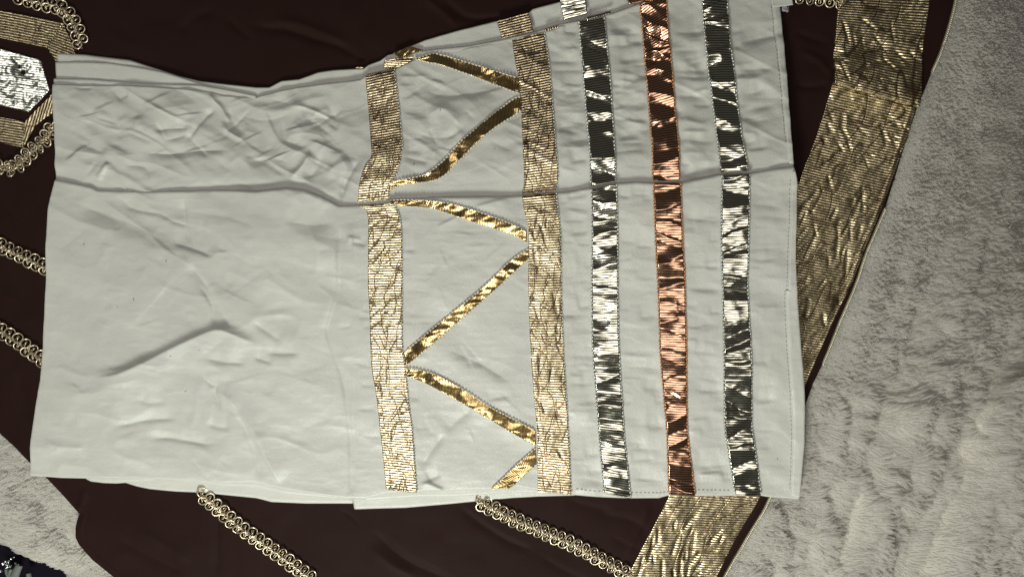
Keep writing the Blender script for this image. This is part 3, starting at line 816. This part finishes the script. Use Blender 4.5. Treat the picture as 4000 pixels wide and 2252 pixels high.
# hem turned back along the right edge: raised band, with its stitched line
def hem(zf, z0, inner, outer, seed):
    X, Y, U, V = strip(inner, outer, 5.0)
    d = U / U.max()
    Z = zf(X, Y) + 1.2 + 3.0 * np.clip(d * 5, 0, 1) + 1.5 * noise2(X, Y, 20, 40, seed)
    return sheet('hem', X, Y, Z, M_cream, dress, z0=z0, skirt=4)
hem(z_upper, Z0U, [(3012, -60), (3019, 27), (3045, 290), (3074, 563), (3084, 650)], [(3036, -60), (3047, 27), (3071, 295), (3093, 563), (3102, 640)], 130)
hem(z_lower, Z0L, [(3096, 668), (3092, 720), (3085, 874), (3072, 1126), (3066, 1145), (3078, 1398), (3096, 1670), (3090, 1930)], [(3106, 668), (3115, 720), (3107, 897), (3105, 1068), (3126, 1343), (3142, 1560), (3140, 1732), (3122, 1940)], 132)

def stitches(name, pts, zfun, z0, mat, parent, rad=2.2, dash=12, gap=6, lift=4, jitter=0.6):
    p = resample(pts, int(length(pts) / 3) + 2, True)
    s = np.r_[0, np.cumsum(np.hypot(*np.diff(p, axis=0).T))]
    paths = []; t = 0.0
    xs = []
    while t + dash < s[-1]:
        q = np.linspace(t, t + dash, 4)
        xs.append(np.stack([np.interp(q, s, p[:, 0]) + random.uniform(-jitter, jitter), np.interp(q, s, p[:, 1]) + random.uniform(-jitter, jitter)], -1))
        t += dash + gap * random.uniform(0.7, 1.4)
    A = np.concatenate(xs)
    Zs = zfun(A[:, 0], A[:, 1]).reshape(-1, 4) + lift + np.array([-1.0, 1.2, 1.2, -1.0])
    A = A.reshape(-1, 4, 2)
    W3 = to_world(A[..., 0], A[..., 1], Zs, z0)
    V, F = tube_mesh(list(W3), np.array([0.5, 1, 1, 0.5]) * rad * S, 4)
    o = mesh_obj(name, V, F, mat, parent); o['kind'] = 'stuff'
    return o
stitches('stitching', [(3012, 27), (3040, 290), (3068, 563)], z_upper, Z0U, M_line, dress, 1.2, 10, 6, 1.5)

stitches('stitching', [(3086, 700), (3079, 874), (3066, 1126), (3061, 1150), (3072, 1398), (3090, 1670), (3084, 1915)], z_lower, Z0L, M_line, dress, 1.0, 9, 7, 1.2)
stitches('stitching', [(2250, 1906), (2357, 1918), (2560, 1924), (2640, 1914)], z_lower, Z0L, M_line, dress, 1.0, 9, 7, 1.2)
stitches('stitching', [(2725, 1912), (2860, 1914)], z_lower, Z0L, M_line, dress, 1.0, 9, 7, 1.2)

# --- ribbons sewn on the cream garment
def facets(bright, y0, y1, seed, panel):
    """crinkle along a foil ribbon: runs that mirror the ceiling lamp, and runs tilted to either side of it"""
    r_ = random.Random(seed)
    ys = np.arange(y0 - 40, y1 + 40, 1.0)
    yw = (1126.0 - ys) * S
    beta = 0.5 * (np.arctan((-0.22 - yw) / 1.35) - np.arctan(yw / (H * S)))      # tilt that mirrors the lamp
    base = np.tan(beta) - panel
    sl = np.zeros_like(ys); sgn = r_.choice((-1, 1))
    cur = y0 - 40
    for b0, b1 in bright + [(y1 + 40, y1 + 41)]:
        q = cur
        while q < b0:                                    # dark run
            e = min(b0, q + r_.uniform(34, 64)); m = (ys >= q) & (ys < e)
            sl[m] = base[m] * 0.5 + sgn * r_.uniform(0.17, 0.24); sgn = -sgn; q = e
        q = b0
        while q < b1:                                    # bright run, broken by small steps
            e = min(b1, q + r_.uniform(45, 80)); m = (ys >= q) & (ys < e)
            sl[m] = base[m] + 0.03 * np.sin(ys[m] / 11.0 + seed)
            tot = sl[m].sum(); mm = (ys >= e - 7) & (ys < e); sl[mm] -= 0.85 * tot / 7.0
            q = e
        cur = b1
    k = np.ones(5) / 5; sl = np.convolve(sl, k, 'same')
    z = np.cumsum(sl)
    k = np.hanning(260); k /= k.sum()
    z = z - np.convolve(np.pad(z, 130, 'edge'), k, 'same')[130:-130]
    def f(U, V, X, Y):
        sk = (U / max(U.max(), 1) - 0.5) * (120 * noise2(V * 0 + Y, V * 0, 60, 60, seed % 50))
        return np.interp(Y + sk + 14 * noise2(X, Y, 62, 62, 3), ys, z) + 2.5 * noise2(X, Y, 40, 34, seed + 2)
    return f

def edge_lists(EL, ER, y0, y1):
    ys = np.linspace(y0, y1, 16)
    return [(float(np.interp(y, EL[1], EL[0])), float(y)) for y in ys], [(float(np.interp(y, ER[1], ER[0])), float(y)) for y in ys]

def striped(name, label, EL, ER, yU, yL, mat, tmat, bU, bL, seed):
    for zf, z0, (l0, l1, r0, r1), br, sd in ((z_upper, Z0U, yU, bU, seed), (z_lower, Z0L, yL, bL, seed + 7)):
        l, _ = edge_lists(EL, ER, l0, l1); _, r = edge_lists(EL, ER, r0, r1)
        fc = facets(br, min(l0, r0), max(l1, r1), sd, 0.135 if zf is z_upper else -0.06)
        o = ribbon(name, l, r, zf, mat, dress, z0, 9.5, 0.5, sd, None, 3.0, fc)
        if label: o['label'] = label
        zz = lambda X, Y, zf=zf: zf(X, Y)
        inn = lambda q, dx: [(x + dx, y) for x, y in q]
        stitches('edge_thread', inn(l, -2), zz, z0, tmat, o, 3.8, 9, 5, 6.5, 1.0)
        stitches('edge_thread', inn(r, 2), zz, z0, tmat, o, 3.8, 9, 5, 6.5, 1.0)

S1B_U = [(104, 118), (158, 205), (288, 312), (382, 388)]
S1B_L = [(745, 790), (854, 905), (935, 985), (1045, 1245), (1287, 1392), (1438, 1492), (1524, 1531), (1692, 1740), (1770, 1868)]
striped('silver_stripe', 'silver foil stripe nearest the gold ribbon', E_S1L, E_S1R, (86, 726, 70, 708), (738, 1924, 720, 1944), M_silver, M_silverthread, S1B_U, S1B_L, 140)
RB_U = [(20, 200)]
RB_L = [(725, 752), (820, 965), (1115, 1248), (1300, 1575), (1745, 1760)]
striped('copper_stripe', None, E_RL, E_RR, (22, 706, -40, 704), (716, 1930, 714, 1934), M_copper, M_copperthread, RB_U, RB_L, 160)
S2B_U = [(-40, 120), (160, 195), (400, 408)]
S2B_L = [(725, 760), (830, 985), (1010, 1085), (1180, 1255), (1368, 1412), (1430, 1535), (1600, 1640), (1690, 1765)]
striped('silver_stripe', 'silver foil stripe nearest the hem', E_S2L, E_S2R, (-60, 672, -60, 668), (684, 1932, 680, 1934), M_silver, M_silverthread, S2B_U, S2B_L, 180)

WR = Wrinkles(1.0, False)
creases(WR, 26, (1430, 290, 1570, 700), 60, 160, 1.5, 6, 5)
creases(WR, 40, (1440, 850, 1600, 1880), 60, 150, 2.0, 6, 5)
creases(WR, 22, (2020, 150, 2160, 690), 30, 110, 1.7, 4, 5)
creases(WR, 40, (2050, 800, 2220, 1880), 30, 110, 1.6, 4, 5)
def wide(left, right, zf, z0, seed, amp):
    o = ribbon('gold_ribbon', left, right, zf, M_gold, dress, z0, 4, amp, seed, WR, 3.5)
    stitches('edge_thread', [(x + 1, y) for x, y in right], zf, z0, M_silverthread, o, 2.6, 8, 5, 5.5, 1.0)
    return o
wide([(1431, 295), (1431, 330), (1437, 408), (1450, 563), (1450, 613), (1424, 656), (1407, 711), (1396, 790)],
     [(1542, 270), (1545, 311), (1555, 388), (1571, 563), (1571, 590), (1563, 641), (1544, 691), (1521, 738), (1518, 778)], z_upper, Z0U, 200, 2.0)
wide([(1396, 800), (1427, 818), (1438, 858), (1439, 980), (1439, 1126), (1445, 1230), (1449, 1343), (1454, 1437), (1472, 1553), (1487, 1689), (1509, 1908)],
     [(1516, 792), (1542, 804), (1559, 840), (1569, 912), (1571, 1126), (1573, 1359), (1584, 1437), (1598, 1592), (1612, 1689), (1625, 1883), (1629, 1922)], z_lower, Z0L, 206, 2.0)
wide([(2000, 155), (2010, 230), (2031, 350), (2041, 563), (2047, 699), (2039, 756)], [(2125, 126), (2144, 252), (2155, 369), (2169, 563), (2179, 680), (2172, 742)], z_upper, Z0U, 212, 1.6)
wide([(2038, 762), (2050, 835), (2064, 912), (2064, 1126), (2070, 1320), (2083, 1514), (2097, 1689), (2101, 1918)],
     [(2171, 750), (2179, 815), (2190, 932), (2192, 1126), (2198, 1320), (2206, 1475), (2219, 1689), (2231, 1930)], z_lower, Z0L, 218, 1.6)

def zig(l, r, zf, z0, seed):
    o = ribbon('zigzag_ribbon', l, r, zf, M_goldfoil, dress, z0, 5.0, 0.8, seed, None, 3.0, lambda U, V, X, Y: 9 * noise2(V, U, 64, 80, seed) + 2.2 * noise2(V + U, U, 22, 34, seed + 3))
    for q in (l, r): stitches('edge_thread', q, zf, z0, M_thread, o, 3.0, 11, 3, 5.0, 0.6)
    return o
zig([(1622, 231), (1670, 218), (1711, 212), (1827, 245), (1998, 299), (2026, 308)], [(1624, 235), (1680, 247), (1730, 257), (1874, 307), (1998, 356), (2030, 366)], z_upper, Z0U, 230)
zig([(2034, 378), (1998, 392), (1890, 480), (1792, 563), (1722, 637), (1652, 683), (1544, 707), (1520, 722)], [(2036, 432), (1998, 458), (1920, 510), (1850, 571), (1788, 633), (1711, 699), (1575, 722), (1524, 745)], z_upper, Z0U, 233)
zig([(1520, 782), (1590, 780), (1718, 787), (1847, 819), (1998, 874), (2056, 904)], [(1530, 796), (1560, 804), (1691, 815), (1796, 850), (1998, 916), (2058, 947)], z_lower, Z0L, 236)
zig([(2066, 971), (1998, 1015), (1881, 1126), (1730, 1250), (1579, 1375)], [(2068, 1008), (1998, 1072), (1940, 1126), (1820, 1230), (1699, 1336), (1586, 1429)], z_lower, Z0L, 239)
zig([(1582, 1434), (1640, 1442), (1711, 1464), (1820, 1524), (1905, 1580), (1998, 1629), (2090, 1677)], [(1590, 1468), (1640, 1486), (1699, 1514), (1854, 1600), (1994, 1685), (2093, 1738)], z_lower, Z0L, 242)
zig([(2093, 1746), (1998, 1831), (1920, 1907)], [(2096, 1810), (2000, 1897), (1984, 1898)], z_lower, Z0L, 245)

# ribbon ends showing on the folded layers behind
zflat = lambda z: (lambda X, Y: np.full(np.shape(X), float(z)) + 3 * noise2(X, Y, 40, 20, 9))
ribbon('zigzag_ribbon', [(1537, 209), (1600, 181)], [(1560, 226), (1618, 217), (1652, 198)], zflat(18), M_goldfoil, dress, 18, 3, 3, 250, None, 3)
ribbon('gold_ribbon', [(1501, 236), (1501, 270)], [(1616, 219), (1606, 240), (1548, 268)], zflat(23), M_gold, dress, 22, 3, 1.5, 252, None, 3)
ribbon('gold_ribbon', [(1388, 262), (1390, 271)], [(1420, 261), (1418, 271)], zflat(16), M_gold, dress, 18, 4, 1, 253, None, 3)
ribbon('gold_ribbon', [(1941, 84), (1948, 110), (1962, 153)], [(2063, 52), (2072, 80), (2084, 124)], zflat(20), M_gold, dress, 18, 6, 2, 254, None, 3)
ribbon('gold_ribbon', [(2126, 117), (2180, 102)], [(2128, 125), (2181, 110)], zflat(30), M_gold, dress, 25, 4, 0.6, 255, None, 3)
ribbon('silver_stripe', [(2187, 8), (2202, 83)], [(2284, -8), (2293, 58)], zflat(21), M_silver, dress, 18, 12, 1, 256, None, 3, lambda U, V, X, Y: -0.36 * ((V % 27) - 13))
ribbon('silver_stripe', [(2290, 72), (2385, 46)], [(2292, 82), (2384, 56)], zflat(32), M_silver, dress, 28, 4, 1.5, 257, None, 3)
ribbon('copper_stripe', [(2441, -10), (2458, 18)], [(2556, -30), (2550, 2)], zflat(30), M_copper, dress, 28, 4, 2, 258, None, 3)

# specks of lint on the cream cloth
paths = []
for _ in range(14):
    zf, z0, bx = random.choice(((z_lower, Z0L, (200, 3050, 800, 1850)), (z_lower, Z0L, (200, 1400, 800, 1850)), (z_upper, Z0U, (250, 2950, 380, 660))))
    x = random.uniform(bx[0], bx[1]); y = random.uniform(bx[2], bx[3]); an = random.uniform(0, 3.1); L = random.uniform(3, 11)
    px = x + np.array([0, L * 0.5 * math.cos(an), L * math.cos(an + 0.5)]); py = y + np.array([0, L * 0.5 * math.sin(an), L * math.sin(an + 0.5)])
    paths.append(to_world(px, py, zf(px, py) + 1.5, z0))
V, F = tube_mesh(paths, 0.8 * S, 4)
mesh_obj('lint', V, F, plain_mat('dark_lint', (0.10, 0.09, 0.08), 0.9), dress)['kind'] = 'stuff'

# turned corner at the top right with a knot of loose thread
X, Y = coons([(3005, -40), (3085, -40)], [(3019, 27), (3060, 24), (3098, 19)], [(3005, -40), (3019, 27)], [(3085, -40), (3098, 19)], 4)
sheet('folded_corner', X, Y, 62 + 6 * noise2(X, Y, 30, 30, 5), M_cream, dress, z0=60, skirt=5)
paths = []
for k in range(7):
    t = np.linspace(0, 1, 26)
    ph = random.uniform(0, 6)
    paths.append(to_world(3068 + 14 * np.cos(t * 9 + ph) * (0.5 + 0.5 * t), 31 + 13 * np.sin(t * 8 + ph * 1.3), 44 + 8 * np.sin(t * 7 + ph), 44))
V, F = tube_mesh(paths, 3.2 * S, 5)
mesh_obj('thread_knot', V, F, M_lilac, dress)

# ------------------------------------------------------------------ dark beaded cloth in the lower left corner
spray = thing('beaded_spray', 'silver beaded spray with grey green stems on dark cloth in the corner', 'trimming')
def blade(pts, w0, w1, z):
    n = 14; p = resample(pts, n, True); t = np.gradient(p, axis=0); t /= np.linalg.norm(t, axis=1)[:, None]
    wd = np.linspace(w0, w1, n)
    l = p + np.stack([-t[:, 1], t[:, 0]], -1) * wd[:, None]; r = p - np.stack([-t[:, 1], t[:, 0]], -1) * wd[:, None]
    u = np.linspace(0, 1, 7)[None, :, None]
    P_ = l[:, None] * (1 - u) + r[:, None] * u
    Z = z + 6 * np.sin(np.linspace(0, math.pi, 7))[None, :] + np.zeros((n, 1))
    return sheet('stem', P_[..., 0], P_[..., 1], Z, M_stem, spray, z0=-90, skirt=6)
blade([(74, 2205), (62, 2230), (50, 2262)], 13, 17, -92)
blade([(40, 2222), (34, 2240), (40, 2262)], 7, 8, -96)
blade([(18, 2222), (22, 2240), (34, 2262)], 6, 8, -98)
blade([(105, 2240), (110, 2262)], 9, 10, -98)
for x, y, r_ in ((13, 2198, 8), (31, 2206, 11), (34, 2190, 7), (44, 2180, 6), (55, 2174, 4), (60, 2198, 4), (3, 2228, 7), (22, 2190, 6), (26, 2214, 7), (40, 2210, 6), (72, 2202, 3)):
    bm_v = []; bm_f = []; nu_, nv_ = 10, 6
    for i in range(nv_ + 1):
        for j in range(nu_):
            ph = math.pi * i / nv_; a_ = 2 * math.pi * j / nu_
            k = r_ * (1 + 0.16 * math.sin(3 * a_ + x) * math.sin(2 * ph + y))
            bm_v.append(to_world(np.array(x + k * math.sin(ph) * math.cos(a_)), np.array(y + k * math.sin(ph) * math.sin(a_)), np.array(-84 + k * math.cos(ph)), -84))
    for i in range(nv_):
        for j in range(nu_):
            bm_f.append((i * nu_ + j, (i + 1) * nu_ + j, (i + 1) * nu_ + (j + 1) % nu_, i * nu_ + (j + 1) % nu_))
    mesh_obj('bead', np.array(bm_v), np.array(bm_f), M_bead, spray)
